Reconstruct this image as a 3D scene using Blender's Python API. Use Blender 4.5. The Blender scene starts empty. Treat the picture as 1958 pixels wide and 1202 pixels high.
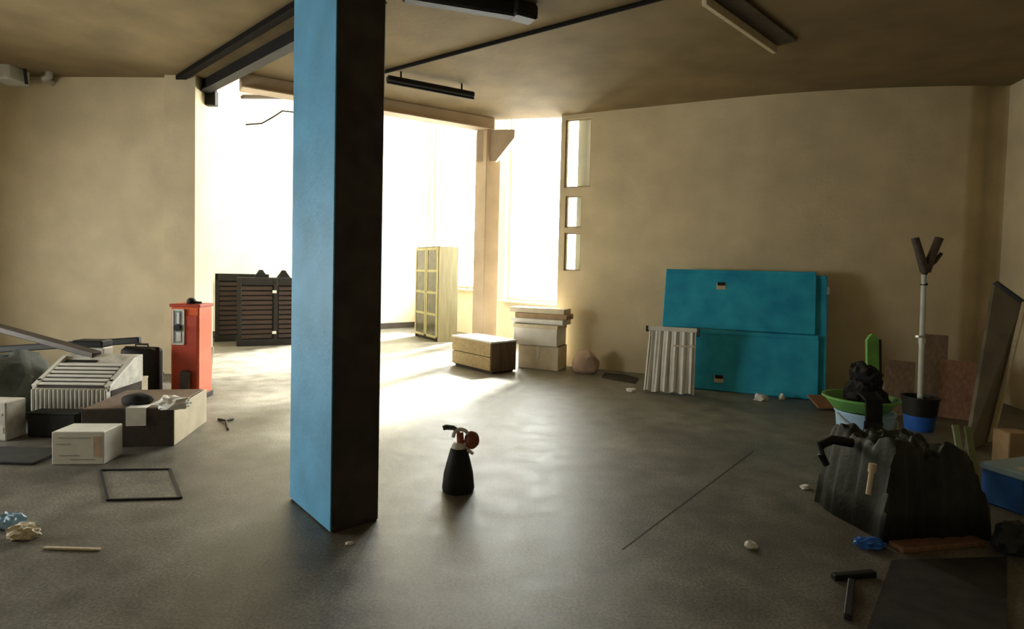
import bpy, bmesh, math, random
from mathutils import Vector, Matrix, noise

# ------------------------------------------------------------------ camera, world, light
SC = bpy.context.scene
COL = SC.collection
EYE, PITCH, ROLL, FPX = 1.5, math.radians(2.2), 0.024, 1100.0
CY = 517 + FPX * math.tan(PITCH)      # picture height of the lens axis (shift lens)
CAM_F = Vector((0, math.cos(PITCH), -math.sin(PITCH)))
_u0 = Vector((0, math.sin(PITCH), math.cos(PITCH)))
CAM_R = Vector((1, 0, 0)) * math.cos(ROLL) + _u0 * math.sin(ROLL)
CAM_U = -Vector((1, 0, 0)) * math.sin(ROLL) + _u0 * math.cos(ROLL)
cam = bpy.data.cameras.new('camera')
cam.sensor_width = 36.0
cam.lens = 36.0 * FPX / 1958.0
cam.shift_y = -(601 - CY) / 1958.0
cam.clip_start = 0.05
cam.clip_end = 200
camo = bpy.data.objects.new('camera', cam)
COL.objects.link(camo)
camo.matrix_world = Matrix(((CAM_R.x, CAM_U.x, -CAM_F.x, 0), (CAM_R.y, CAM_U.y, -CAM_F.y, 0),
                            (CAM_R.z, CAM_U.z, -CAM_F.z, EYE), (0, 0, 0, 1)))
SC.camera = camo
SC.view_settings.view_transform = 'Standard'
SC.view_settings.look = 'None'
SC.view_settings.exposure = 0.5
SC.view_settings.gamma = 1.0
SC.view_settings.use_curve_mapping = False

world = bpy.data.worlds.new('world')
SC.world = world
world.use_nodes = True
bg = world.node_tree.nodes['Background']
bg.inputs[0].default_value = (1.0, 0.985, 0.94, 1)
bg.inputs[1].default_value = 17.0

sun = bpy.data.lights.new('sun', 'SUN')
sun.energy = 34.0
sun.angle = math.radians(9)
sun.color = (1.0, 0.95, 0.86)
suno = bpy.data.objects.new('sun', sun)
COL.objects.link(suno)
suno.rotation_euler = Vector((-0.45, -0.90, -0.86)).to_track_quat('-Z', 'Y').to_euler()

# ------------------------------------------------------------------ placing helpers
def ray(px, py):
    return CAM_F * FPX + CAM_R * (px - 979) - CAM_U * (py - CY)

def P(px, py, z=0.0):            # where the sight line of a photo point meets the level z
    d = ray(px, py)
    return Vector((0, 0, EYE)) + d * ((z - EYE) / d.z)

def Q(px, py, y):                # where it meets the upright plane at distance y
    d = ray(px, py)
    return Vector((0, 0, EYE)) + d * (y / d.y)

# ------------------------------------------------------------------ materials
def mat(name, col, rough=0.7, var=0.18, scale=6.0, bump=0.15, metal=0.0, spec=0.4, detail=6, col2=None, dist=0.01):
    m = bpy.data.materials.new(name)
    m.use_nodes = True
    nt = m.node_tree
    b = nt.nodes['Principled BSDF']
    b.inputs['Roughness'].default_value = rough
    b.inputs['Metallic'].default_value = metal
    b.inputs['Specular IOR Level'].default_value = spec
    tc = nt.nodes.new('ShaderNodeTexCoord')
    nz = nt.nodes.new('ShaderNodeTexNoise')
    nz.inputs['Scale'].default_value = scale
    nz.inputs['Detail'].default_value = detail
    nt.links.new(tc.outputs['Object'], nz.inputs['Vector'])
    rp = nt.nodes.new('ShaderNodeValToRGB')
    a = [max(0, c * (1 - var)) for c in col]
    z = col2 if col2 else [min(1, c * (1 + var)) for c in col]
    rp.color_ramp.elements[0].position = 0.32
    rp.color_ramp.elements[1].position = 0.68
    rp.color_ramp.elements[0].color = (*a, 1)
    rp.color_ramp.elements[1].color = (*z, 1)
    nt.links.new(nz.outputs['Fac'], rp.inputs['Fac'])
    nt.links.new(rp.outputs['Color'], b.inputs['Base Color'])
    if bump:
        n2 = nt.nodes.new('ShaderNodeTexNoise')
        n2.inputs['Scale'].default_value = scale * 9
        n2.inputs['Detail'].default_value = 4
        nt.links.new(tc.outputs['Object'], n2.inputs['Vector'])
        bp = nt.nodes.new('ShaderNodeBump')
        bp.inputs['Strength'].default_value = bump
        bp.inputs['Distance'].default_value = dist
        nt.links.new(n2.outputs['Fac'], bp.inputs['Height'])
        nt.links.new(bp.outputs['Normal'], b.inputs['Normal'])
    return m

def wood(name, c1, c2, rough=0.6, axis='X', scale=5.0):
    m = bpy.data.materials.new(name)
    m.use_nodes = True
    nt = m.node_tree
    b = nt.nodes['Principled BSDF']
    b.inputs['Roughness'].default_value = rough
    tc = nt.nodes.new('ShaderNodeTexCoord')
    mp = nt.nodes.new('ShaderNodeMapping')
    s = {'X': (scale * .25, scale * 4, scale * 4), 'Y': (scale * 4, scale * .25, scale * 4), 'Z': (scale * 4, scale * 4, scale * .25)}[axis]
    mp.inputs['Scale'].default_value = s
    nz = nt.nodes.new('ShaderNodeTexNoise')
    nz.inputs['Scale'].default_value = 1.6
    nz.inputs['Detail'].default_value = 8
    rp = nt.nodes.new('ShaderNodeValToRGB')
    rp.color_ramp.elements[0].position = .3
    rp.color_ramp.elements[1].position = .7
    rp.color_ramp.elements[0].color = (*c1, 1)
    rp.color_ramp.elements[1].color = (*c2, 1)
    nt.links.new(tc.outputs['Object'], mp.inputs['Vector'])
    nt.links.new(mp.outputs[0], nz.inputs['Vector'])
    nt.links.new(nz.outputs['Fac'], rp.inputs['Fac'])
    nt.links.new(rp.outputs['Color'], b.inputs['Base Color'])
    return m

def glass_mat():
    m = bpy.data.materials.new('window_glass')
    m.use_nodes = True
    nt = m.node_tree
    nt.nodes.clear()
    out = nt.nodes.new('ShaderNodeOutputMaterial')
    tr = nt.nodes.new('ShaderNodeBsdfTransparent')
    tr.inputs[0].default_value = (.95, .97, .96, 1)
    gl = nt.nodes.new('ShaderNodeBsdfGlossy')
    gl.inputs['Roughness'].default_value = .05
    mx = nt.nodes.new('ShaderNodeMixShader')
    mx.inputs[0].default_value = .06
    nt.links.new(tr.outputs[0], mx.inputs[1])
    nt.links.new(gl.outputs[0], mx.inputs[2])
    nt.links.new(mx.outputs[0], out.inputs[0])
    return m

def floor_surface():
    m = bpy.data.materials.new('worn_concrete_floor')
    m.use_nodes = True
    nt = m.node_tree
    L = nt.links.new
    b = nt.nodes['Principled BSDF']
    tc = nt.nodes.new('ShaderNodeTexCoord')
    def nzn(s, d=6, dis=0.0):
        n = nt.nodes.new('ShaderNodeTexNoise')
        n.inputs['Scale'].default_value = s
        n.inputs['Detail'].default_value = d
        n.inputs['Distortion'].default_value = dis
        L(tc.outputs['Object'], n.inputs['Vector'])
        return n
    big, mid, fine = nzn(.55, 5, .6), nzn(4.5, 8), nzn(70, 3)
    r1 = nt.nodes.new('ShaderNodeValToRGB')
    r1.color_ramp.elements[0].position = .35
    r1.color_ramp.elements[1].position = .7
    r1.color_ramp.elements[0].color = (.13, .122, .106, 1)
    r1.color_ramp.elements[1].color = (.24, .23, .20, 1)
    L(big.outputs['Fac'], r1.inputs['Fac'])
    r2 = nt.nodes.new('ShaderNodeValToRGB')
    r2.color_ramp.elements[0].position = .3
    r2.color_ramp.elements[1].position = .7
    r2.color_ramp.elements[0].color = (.6, .58, .54, 1)
    r2.color_ramp.elements[1].color = (1.25, 1.25, 1.2, 1)
    L(mid.outputs['Fac'], r2.inputs['Fac'])
    mu = nt.nodes.new('ShaderNodeMixRGB')
    mu.blend_type = 'MULTIPLY'
    mu.inputs[0].default_value = 1
    L(r1.outputs[0], mu.inputs[1]); L(r2.outputs[0], mu.inputs[2])
    r3 = nt.nodes.new('ShaderNodeValToRGB')
    r3.color_ramp.elements[0].position = .35
    r3.color_ramp.elements[1].position = .65
    r3.color_ramp.elements[0].color = (.62, .62, .62, 1)
    r3.color_ramp.elements[1].color = (1.3, 1.3, 1.3, 1)
    L(fine.outputs['Fac'], r3.inputs['Fac'])
    mv = nt.nodes.new('ShaderNodeMixRGB')
    mv.blend_type = 'MULTIPLY'
    mv.inputs[0].default_value = 1
    L(mu.outputs[0], mv.inputs[1]); L(r3.outputs[0], mv.inputs[2])
    L(mv.outputs[0], b.inputs['Base Color'])
    rr = nt.nodes.new('ShaderNodeMapRange')
    rr.inputs['To Min'].default_value = .38
    rr.inputs['To Max'].default_value = .6
    L(mid.outputs['Fac'], rr.inputs['Value'])
    L(rr.outputs[0], b.inputs['Roughness'])
    b.inputs['Specular IOR Level'].default_value = .5
    bp = nt.nodes.new('ShaderNodeBump')
    bp.inputs['Strength'].default_value = .35
    bp.inputs['Distance'].default_value = .012
    L(mid.outputs['Fac'], bp.inputs['Height'])
    L(bp.outputs[0], b.inputs['Normal'])
    return m

M = {}
M['floor'] = floor_surface()
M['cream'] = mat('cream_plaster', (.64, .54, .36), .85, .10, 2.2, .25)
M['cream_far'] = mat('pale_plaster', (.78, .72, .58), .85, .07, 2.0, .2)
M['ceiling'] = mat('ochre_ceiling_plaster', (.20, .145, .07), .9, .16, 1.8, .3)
M['pier'] = mat('tan_pier_plaster', (.60, .47, .34), .85, .12, 2.5, .25)
M['col_dark'] = mat('dark_column_side', (.045, .040, .034), .6, .35, 5, .3)
M['col_blue'] = mat('blue_column_paint', (.13, .42, .70), .5, .18, 2.5, .25)
M['door_blue'] = mat('turquoise_blue_paint', (.012, .36, .64), .5, .2, 4, .2, col2=(.03, .45, .66))
M['black'] = mat('black_paint', (.009, .0085, .008), .6, .3, 8, .15)
M['blackcloth'] = mat('black_cloth', (.013, .013, .013), .85, .35, 9, .4)
M['sheet'] = mat('black_sheeting', (.014, .018, .013), .6, .5, 3.5, .35)
M['darkwood'] = wood('dark_brown_wood', (.035, .024, .016), (.085, .06, .042))
M['slat'] = wood('brown_slat_wood', (.016, .009, .007), (.045, .024, .018))
M['tan'] = wood('tan_board', (.36, .26, .12), (.52, .40, .21), axis='X')
M['tanside'] = wood('tan_side_board', (.40, .32, .18), (.54, .44, .27), axis='Z')
M['white'] = mat('off_white_paint', (.78, .76, .70), .5, .08, 6, .1)
M['grey_white'] = mat('dirty_white_enamel', (.62, .60, .54), .5, .25, 9, .15)
M['paper'] = mat('white_paper', (.82, .80, .76), .8, .08, 12, .1)
M['carton'] = mat('brown_cardboard', (.40, .28, .17), .85, .15, 7, .1)
M['palecarton'] = mat('pale_cardboard', (.72, .63, .47), .85, .12, 5, .1)
M['darkcarton'] = mat('dark_plain_board', (.07, .055, .045), .85, .35, 6, .2)
M['red'] = mat('orange_red_enamel', (.78, .13, .035), .42, .14, 5, .1)
M['redd'] = mat('dark_red_enamel', (.50, .06, .03), .5, .2, 6, .1)
M['glasspane'] = glass_mat()
M['smoke'] = mat('dull_grey_glass', (.30, .34, .36), .15, .3, 9, 0)
M['cabglass'] = mat('dark_olive_glass', (.10, .09, .045), .2, .3, 7, 0)
M['yellowtrim'] = mat('yellowish_trim', (.46, .43, .20), .5, .1, 7, 0)
M['steel'] = mat('grey_galvanised_metal', (.50, .50, .47), .4, .15, 10, .1, metal=.6)
M['palegrey'] = mat('pale_grey_paint', (.55, .56, .53), .5, .1, 10, .1)
M['green'] = mat('bright_green_paint', (.16, .42, .10), .5, .18, 6, .1)
M['dgreen'] = mat('dark_green_plastic', (.035, .07, .03), .5, .3, 6, .1)
M['tarp'] = mat('grey_green_tarpaulin', (.09, .10, .085), .7, .4, 4, .4)
M['lblue'] = mat('light_blue_plastic', (.36, .55, .75), .4, .1, 6, .05)
M['blue'] = mat('strong_blue_plastic', (.03, .14, .55), .4, .2, 6, .05)
M['rust'] = mat('rust_brown_board', (.28, .14, .07), .8, .25, 7, .2)
M['brown'] = wood('brown_panel_wood', (.10, .065, .04), (.19, .125, .08), axis='Z')
M['redbrown'] = wood('red_brown_panel_wood', (.17, .085, .05), (.26, .14, .09), axis='Z')
M['greybrown'] = mat('grey_brown_panel', (.17, .145, .11), .55, .25, 3, .1)
M['palewood'] = wood('pale_raw_wood', (.48, .40, .27), (.62, .54, .39), axis='Z')
M['palegreen'] = mat('pale_green_wood', (.24, .29, .16), .7, .2, 8, .1)
M['frame'] = mat('tan_window_frame', (.46, .38, .26), .6, .12, 8, .1)
M['pink'] = mat('pinkish_tan_sack', (.62, .44, .34), .85, .2, 6, .3)
M['olive'] = wood('olive_tan_veneer', (.13, .11, .05), (.20, .17, .085), axis='Z')
M['brownred'] = mat('brown_red_rubber', (.28, .085, .05), .55, .25, 10, .1)
M['rubber'] = mat('black_rubber_mat', (.022, .020, .018), .8, .4, 9, .4)
M['lamp'] = mat('pale_lamp_tube', (.85, .84, .78), .3, .03, 5, 0)
M['wire'] = mat('dark_cable', (.012, .010, .008), .9, .2, 9, 0, spec=.15)
M['skirt'] = mat('dark_skirting_paint', (.06, .05, .04), .7, .2, 5, .1)

# ------------------------------------------------------------------ mesh helpers
def box(bm, c, s, bev=0.0, rot=None, seg=1):
    r = bmesh.ops.create_cube(bm, size=1.0)
    vs = r['verts']
    mt = Matrix.Translation(Vector(c)) @ (rot.to_4x4() if rot else Matrix.Identity(4)) @ Matrix.Diagonal((s[0], s[1], s[2], 1))
    bmesh.ops.transform(bm, matrix=mt, verts=vs)
    if bev > 0:
        es = list({e for v in vs for e in v.link_edges})
        bmesh.ops.bevel(bm, geom=es, offset=min(bev, min(s) * .45), segments=seg, affect='EDGES', profile=.5)

def bar(bm, a, b, w, h=None, bev=0.0):         # rectangular bar from a to b
    a, b = Vector(a), Vector(b)
    d = b - a
    q = d.to_track_quat('X', 'Z').to_matrix()
    box(bm, (a + b) / 2, (d.length, w, h if h else w), bev, q)

def rod(bm, a, b, r, r2=None, n=14):
    a, b = Vector(a), Vector(b)
    d = b - a
    mt = Matrix.Translation((a + b) / 2) @ d.to_track_quat('Z', 'Y').to_matrix().to_4x4()
    bmesh.ops.create_cone(bm, cap_ends=True, segments=n, radius1=r, radius2=r if r2 is None else r2, depth=d.length, matrix=mt)

def tube(bm, pts, r, n=10):                     # bent round tube
    pts = [Vector(p) for p in pts]
    rings = []
    for i, p in enumerate(pts):
        d = (pts[min(i + 1, len(pts) - 1)] - pts[max(i - 1, 0)]).normalized()
        q = d.to_track_quat('Z', 'Y').to_matrix()
        rr = r[i] if isinstance(r, (list, tuple)) else r
        rings.append([bm.verts.new(p + q @ Vector((math.cos(k * 2 * math.pi / n) * rr, math.sin(k * 2 * math.pi / n) * rr, 0))) for k in range(n)])
    for a, b in zip(rings, rings[1:]):
        for k in range(n):
            bm.faces.new((a[k], a[(k + 1) % n], b[(k + 1) % n], b[k]))
    bm.faces.new(rings[0][::-1]); bm.faces.new(rings[-1])

def lathe(bm, prof, n=28, c=(0, 0, 0)):         # prof: (radius, z)
    rings = [[bm.verts.new((c[0] + r * math.cos(k * 2 * math.pi / n), c[1] + r * math.sin(k * 2 * math.pi / n), c[2] + z)) for k in range(n)] for r, z in prof]
    for a, b in zip(rings, rings[1:]):
        for k in range(n):
            bm.faces.new((a[k], a[(k + 1) % n], b[(k + 1) % n], b[k]))
    bm.faces.new(rings[0][::-1]); bm.faces.new(rings[-1])

def prism(bm, pts, z0, z1):                     # plan outline (counter-clockwise) pulled up
    lo = [bm.verts.new((x, y, z0)) for x, y in pts]
    hi = [bm.verts.new((x, y, z1)) for x, y in pts]
    n = len(pts)
    bm.faces.new(lo[::-1]); bm.faces.new(hi)
    for k in range(n):
        bm.faces.new((lo[k], lo[(k + 1) % n], hi[(k + 1) % n], hi[k]))

def crumple(bm, c, s, seed, amp=.35, freq=2.2, sub=3, flat=True):
    r = bmesh.ops.create_icosphere(bm, subdivisions=sub, radius=1.0)
    for v in r['verts']:
        p = v.co.copy()
        o = Vector((seed * 3.7, seed * 1.3, -seed * 2.1))
        k = 1 + amp * noise.noise(p * freq + o) + amp * .55 * noise.noise(p * freq * 2.7 + o)
        q = p * k
        if flat and q.z < -.55:
            q.z = -.55
        v.co = Vector((c[0] + q.x * s[0], c[1] + q.y * s[1], c[2] + (q.z + (.55 if flat else 0)) * s[2]))

def obj(name, bm, m, parent=None, smooth=False):
    bmesh.ops.recalc_face_normals(bm, faces=bm.faces)
    me = bpy.data.meshes.new(name)
    bm.to_mesh(me)
    bm.free()
    for x in (m if isinstance(m, (list, tuple)) else [m]):
        me.materials.append(M[x])
    if smooth:
        for p in me.polygons:
            p.use_smooth = True
        me.set_sharp_from_angle(angle=math.radians(40))
    o = bpy.data.objects.new(name, me)
    COL.objects.link(o)
    if parent:
        o.parent = parent
    return o

def NB():
    return bmesh.new()

def tag(o, label, cat, group=None):
    o['label'] = label
    o['category'] = cat
    if group:
        o['group'] = group
    return o

def thing(name, label, cat, loc=(0, 0, 0), rotz=0.0, group=None):
    o = bpy.data.objects.new(name, None)
    o.empty_display_size = .1
    COL.objects.link(o)
    o.location = loc
    o.rotation_euler = (0, 0, rotz)
    return tag(o, label, cat, group)

def struct(name, bm, m, parent=None):
    o = obj(name, bm, m, parent)
    if not parent:
        o['kind'] = 'structure'
    return o

def mesh1(name, fn, m, parent=None, smooth=False):      # a part made by one call
    b = NB()
    fn(b)
    return obj(name, b, m, parent, smooth)

def share(src, name, parent, mw=None):                  # another piece with the same mesh
    o = bpy.data.objects.new(name, src.data)
    COL.objects.link(o)
    o.parent = parent
    if mw is not None:
        o.matrix_local = mw
    return o

# ------------------------------------------------------------------ the setting
ZC, ZH = 3.97, 6.2        # ceiling of the near hall, ceiling of the bright hall behind
PIER = (-0.45, 9.62)
def wall(name, a, b, th, z0, z1, m, holes=(), parent=None):
    """upright slab from a to b, thickness th to the left of a->b, holes (t0, t1, z0, z1) cut through"""
    a, b = Vector((*a, 0)), Vector((*b, 0))
    d = (b - a)
    Ln = d.length
    d.normalize()
    n = Vector((-d.y, d.x, 0))
    rot = Matrix(((d.x, n.x, 0), (d.y, n.y, 0), (0, 0, 1)))
    bm = NB()
    ts = sorted({0, Ln, *[h[0] for h in holes], *[h[1] for h in holes]})
    for t0, t1 in zip(ts, ts[1:]):
        cuts = sorted([(h[2], h[3]) for h in holes if h[0] < (t0 + t1) / 2 < h[1]])
        z = z0
        spans = []
        for c0, c1 in cuts:
            if c0 > z:
                spans.append((z, c0))
            z = c1
        if z < z1:
            spans.append((z, z1))
        for s0, s1 in spans:
            box(bm, a + d * (t0 + t1) / 2 + n * th / 2 + Vector((0, 0, (s0 + s1) / 2)), (t1 - t0, th, s1 - s0), 0, rot)
    o = struct(name, bm, m, parent)
    return o, (a, d, n, rot)

FLOOR = [(-8.6, -3.2), (5.6, -3.2), (6.6, 7.4), (4.4, 8.2), (2.6, 10.4), (-2.1, 15.3), (-8.6, 10.0)]
b = NB(); prism(b, FLOOR, -.2, 0.0)
struct('floor', b, 'floor')

# wall facing the camera on the left, with its flat pier at the free end
wl, _ = wall('wall_left', (-7.6, 7.96), (-4.27, 7.78), .32, 0, ZC, 'cream')
b = NB(); prism(b, [(-4.66, 7.70), (-4.24, 7.68), (-4.24, 8.14), (-4.66, 8.16)], 0, ZC)
struct('trim_1', b, 'cream')
# far side of the left store room, behind the camera
LWH = (5.6, 8.2, .5, 2.1)
LW, lw = wall('wall_side_left', (-7.6, -3.0), (-7.6, 8.0), .3, 0, ZC, 'cream', holes=[LWH])
wall('wall_back', (5.2, -3.0), (-7.6, -3.0), .3, 0, ZC, 'cream')
WR = [(.72, 9.22), (4.15, 7.55), (6.2, 7.33)]
DR = (Vector((*WR[1], 0)) - Vector((*WR[0], 0))).normalized()
# window cut into the end of the right wall, three lights
PW = [(.07, .50, 2.83, 3.90), (.10, .38, 2.20, 2.70), (.10, .38, 1.52, 2.12)]
WRo, wr = wall('wall_right', WR[0], WR[1], .3, 0, ZC, 'cream', holes=[])
bpy.data.objects.remove(WRo)
bm_ = NB()
a0, dd, nn, rr_ = wr
Ln = (Vector((*WR[1], 0)) - a0).length
def rseg(t0, t1, z0, z1, th=.16):
    box(bm_, a0 + dd * (t0 + t1) / 2 + nn * th / 2 + Vector((0, 0, (z0 + z1) / 2)), (t1 - t0, th, z1 - z0), 0, rr_)
sweep = [Vector((*WR[0], 0)) + dd * .50]
mid0 = Vector((*WR[0], 0)) + dd * 2.2
for k in range(17):
    u = k / 16
    sweep.append(mid0 * (1 - u) ** 2 + Vector((4.25, 7.45, 0)) * 2 * u * (1 - u) + Vector((*WR[2], 0)) * u * u)
for q0, q1 in zip(sweep, sweep[1:]):
    n0 = Vector((.35, .94, 0)) * .16
    prism(bm_, [(q0.x, q0.y), (q1.x, q1.y), (q1.x + n0.x, q1.y + n0.y), (q0.x + n0.x, q0.y + n0.y)], 0, ZC)
rseg(0, .50, 0, 1.52)
rseg(0, .10, 1.52, 2.83); rseg(.38, .50, 1.52, 2.83)
rseg(.10, .38, 2.12, 2.20); rseg(.10, .38, 2.70, 2.83)
rseg(0, .07, 2.83, ZC); rseg(.07, .50, 3.90, ZC)
bmesh.ops.remove_doubles(bm_, verts=bm_.verts, dist=.0005)
WRo = struct('wall_right', bm_, 'cream')
for p in WRo.data.polygons:
    p.use_smooth = abs(p.normal.z) < .5
WRo.data.set_sharp_from_angle(angle=math.radians(25))
w3 = None
for i, (t0, t1, z0, z1) in enumerate(PW):
    g = NB(); box(g, a0 + dd * (t0 + t1) / 2 + nn * .08 + Vector((0, 0, (z0 + z1) / 2)), (t1 - t0, .012, z1 - z0), 0, rr_)
    if i == 0:
        w3 = struct('window_3', g, 'glasspane')
    else:
        obj('pane', g, 'glasspane', w3)
fr = NB()
for t0, t1, z0, z1 in PW:
    for q0, q1, y0, y1 in ((t0, t0 + .022, z0, z1), (t1 - .022, t1, z0, z1), (t0, t1, z0, z0 + .022), (t0, t1, z1 - .022, z1)):
        box(fr, a0 + dd * (q0 + q1) / 2 + nn * .06 + Vector((0, 0, (y0 + y1) / 2)), (q1 - q0, .05, y1 - y0), 0, rr_)
obj('window_frame', fr, 'frame', w3)
wall('wall_side_right', WR[2], (5.2, 3.0), .3, 0, ZC, 'cream')
wall('wall_side_right_near', (5.2, 3.0), (5.2, -3.0), .3, 0, ZC, 'cream')

# bright hall behind: far wall, window wall
FW0, FW1 = (-8.4, 9.38), (-2.2, 14.85)
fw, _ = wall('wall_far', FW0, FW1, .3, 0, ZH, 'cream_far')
WW1 = (1.95, 10.17)
WH = [(.12, 2.55, 1.05, 5.7), (3.05, 5.55, .86, 5.7)]
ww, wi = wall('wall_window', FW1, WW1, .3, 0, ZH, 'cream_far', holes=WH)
def window(name, info, t0, t1, z0, z1, off=.12, mull=0, sill=True, fm='frame'):
    a, d, n, rot = info
    g = NB(); box(g, a + d * (t0 + t1) / 2 + n * off + Vector((0, 0, (z0 + z1) / 2)), (t1 - t0, .012, z1 - z0), 0, rot)
    w = struct(name, g, 'glasspane')
    f = NB()
    e = .05
    for q0, q1, y0, y1 in ((t0, t0 + e, z0, z1), (t1 - e, t1, z0, z1), (t0 + e, t1 - e, z0, z0 + e), (t0 + e, t1 - e, z1 - e, z1)):
        box(f, a + d * (q0 + q1) / 2 + n * off + Vector((0, 0, (y0 + y1) / 2)), (q1 - q0, .06, y1 - y0), .004, rot)
    obj('window_frame', f, fm, w)
    if sill:
        s = NB(); box(s, a + d * (t0 + t1) / 2 - n * .03 + Vector((0, 0, z0 - .02)), (t1 - t0 + .1, .26, .04), .006, rot)
        obj('window_sill', s, 'cream_far', w)
    # daylight portal filling the opening
    pl = bpy.data.lights.new(name + '_portal', 'AREA')
    pl.shape = 'RECTANGLE'
    pl.size, pl.size_y = t1 - t0, z1 - z0
    pl.cycles.is_portal = True
    po = bpy.data.objects.new(name + '_portal', pl)
    COL.objects.link(po)
    # the light looks into the room: -n
    zz = n
    xx = d
    yy = zz.cross(xx)
    c = a + d * (t0 + t1) / 2 + n * (off + .1) + Vector((0, 0, (z0 + z1) / 2))
    po.matrix_world = Matrix(((xx.x, yy.x, zz.x, c.x), (xx.y, yy.y, zz.y, c.y), (xx.z, yy.z, zz.z, c.z), (0, 0, 0, 1)))
    return w
window('window_1', wi, *WH[0])
window('window_2', wi, *WH[1])
window('window_fill', lw, *LWH)  # unseen opening, added and sized to brighten the left wall
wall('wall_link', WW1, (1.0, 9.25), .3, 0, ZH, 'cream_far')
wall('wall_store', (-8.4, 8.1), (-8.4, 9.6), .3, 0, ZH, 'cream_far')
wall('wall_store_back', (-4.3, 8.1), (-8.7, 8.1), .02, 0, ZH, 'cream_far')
b = NB(); prism(b, [(-8.7, 7.7), (-3.6, 7.5), (2.6, 9.2), (2.6, 10.4), (-2.1, 15.4), (-8.7, 9.9)], ZH, ZH + .2)
struct('ceiling_far', b, 'cream_far')
# low ceiling of the near hall; it stops at the two beams
EDGE = [(-4.27, 8.0), (-3.62, 7.50), (-0.45, 9.42), (.9, 9.28)]
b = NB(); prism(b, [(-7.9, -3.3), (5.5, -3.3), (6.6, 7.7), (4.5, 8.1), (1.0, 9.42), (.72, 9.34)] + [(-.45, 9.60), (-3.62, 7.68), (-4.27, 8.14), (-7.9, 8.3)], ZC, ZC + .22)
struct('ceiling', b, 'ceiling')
b = NB()
for q0, q1 in (((-4.3, 8.12), (-3.62, 7.66)), ((-3.62, 7.66), (-.45, 9.58)), ((-.45, 9.58), (1.0, 9.40))):
    bar(b, (*q0, (ZC + .22 + ZH) / 2), (*q1, (ZC + .22 + ZH) / 2), .12, ZH - ZC - .22)
struct('wall_fascia', b, 'cream_far')
# dark skirting of the far wall
d_ = Vector((*FW1, 0)) - Vector((*FW0, 0)); d_.normalize()
b = NB(); bar(b, Vector((-8.0, 9.70, .07)), Vector((-2.3, 14.73, .07)), .03, .14)
struct('baseboard_far', b, 'skirt')

# ------------------------------------------------------------------ column, pier, beams
cB = P(634, 1020); dA = Vector((-.655, .756, 0)); dC = Vector((.756, .655, 0))
wA, wC = .63, .29
cr = math.atan2(dC.y, dC.x)
cc = cB + dA * wA / 2 + dC * wC / 2
col = thing('column', 'tall dark column with one blue side, standing in the hall', 'column', cc, cr)
mesh1('shaft', lambda b: box(b, (0, 0, ZC / 2), (wC, wA, ZC), .008), 'col_dark', col)  # shaft is dark brown all round; blue lies on one side only
mesh1('painted_face', lambda b: box(b, (-wC / 2 - .004, 0, .01 + (ZC - .02) / 2), (.008, wA - .004, ZC - .02), .002), 'col_blue', col)

pr = thing('pier', 'tan plastered pier with a corbel carrying the far beam', 'pier', (*PIER, 0), math.radians(41))
mesh1('shaft', lambda b: box(b, (0, 0, (ZC - .19) / 2), (.30, .30, ZC - .19), .01), 'pier', pr)
def corbel(b):
    vs = [(-.16, ZC - .19), (.46, ZC - .19), (.46, ZC - .32), (.16, ZC - .70), (-.16, ZC - .70)]
    lo = [b.verts.new((x, -.155, z)) for x, z in vs]
    hi = [b.verts.new((x, .155, z)) for x, z in vs]
    b.faces.new(lo); b.faces.new(hi[::-1])
    for k in range(5):
        b.faces.new((lo[k], hi[k], hi[(k + 1) % 5], lo[(k + 1) % 5]))
crb = mesh1('corbel', corbel, 'pier', pr)
crb.rotation_euler = (0, 0, math.radians(-50))

bm2 = thing('ceiling_beam', 'pale tan beam along the ceiling edge ending on the corbelled pier', 'beam', (0, 0, 0))
mesh1('beam_body', lambda b: bar(b, (-3.62, 7.62, ZC - .095), (-.40, 9.57, ZC - .095), .22, .19, .008), 'pier', bm2)
mesh1('lower_flange', lambda b: bar(b, (-3.60, 7.61, ZC - .182), (-.42, 9.54, ZC - .182), .26, .02, .004), 'pier', bm2)

rl = thing('ceiling_rail', 'black steel rail under the ceiling running from the left wall end', 'rail', (0, 0, 0))
B0, B1 = Vector((-4.36, 8.0, ZC)), Vector((-1.2, 5.08, ZC))
nb = Vector((B1 - B0)).cross(Vector((0, 0, 1))).normalized()
mesh1('web', lambda b: bar(b, B0 - Vector((0, 0, .075)), B1 - Vector((0, 0, .075)), .05, .15), 'black', rl)
mesh1('lower_flange', lambda b: bar(b, B0 - Vector((0, 0, .158)), B1 - Vector((0, 0, .158)), .13, .018), 'black', rl)
mesh1('track', lambda b: bar(b, B0 + nb * .28 - Vector((0, 0, .03)), B1 + nb * .28 - Vector((0, 0, .03)), .09, .06), 'wire', rl)
mesh1('end_bracket', lambda b: (box(b, (-4.30, 7.90, ZC - .07), (.42, .12, .13), .01), box(b, (-4.18, 7.96, ZC - .22), (.16, .1, .2), .01)), 'black', rl)

# pipe across the ceiling
pa, pb = P(752, 130, ZC), P(1195, 11, ZC)
dp = (pb - pa)
mesh_pipe = NB(); tube(mesh_pipe, [pa - dp * .25 + Vector((0, 0, -.02)), pa + Vector((0, 0, -.02)), pb + Vector((0, 0, -.02)), pb + dp * .4 + Vector((0, 0, -.02))], .022, 10)
tag(obj('ceiling_pipe', mesh_pipe, 'wire', None, True), 'thin dark pipe running slantwise across the ceiling', 'pipe')

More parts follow.
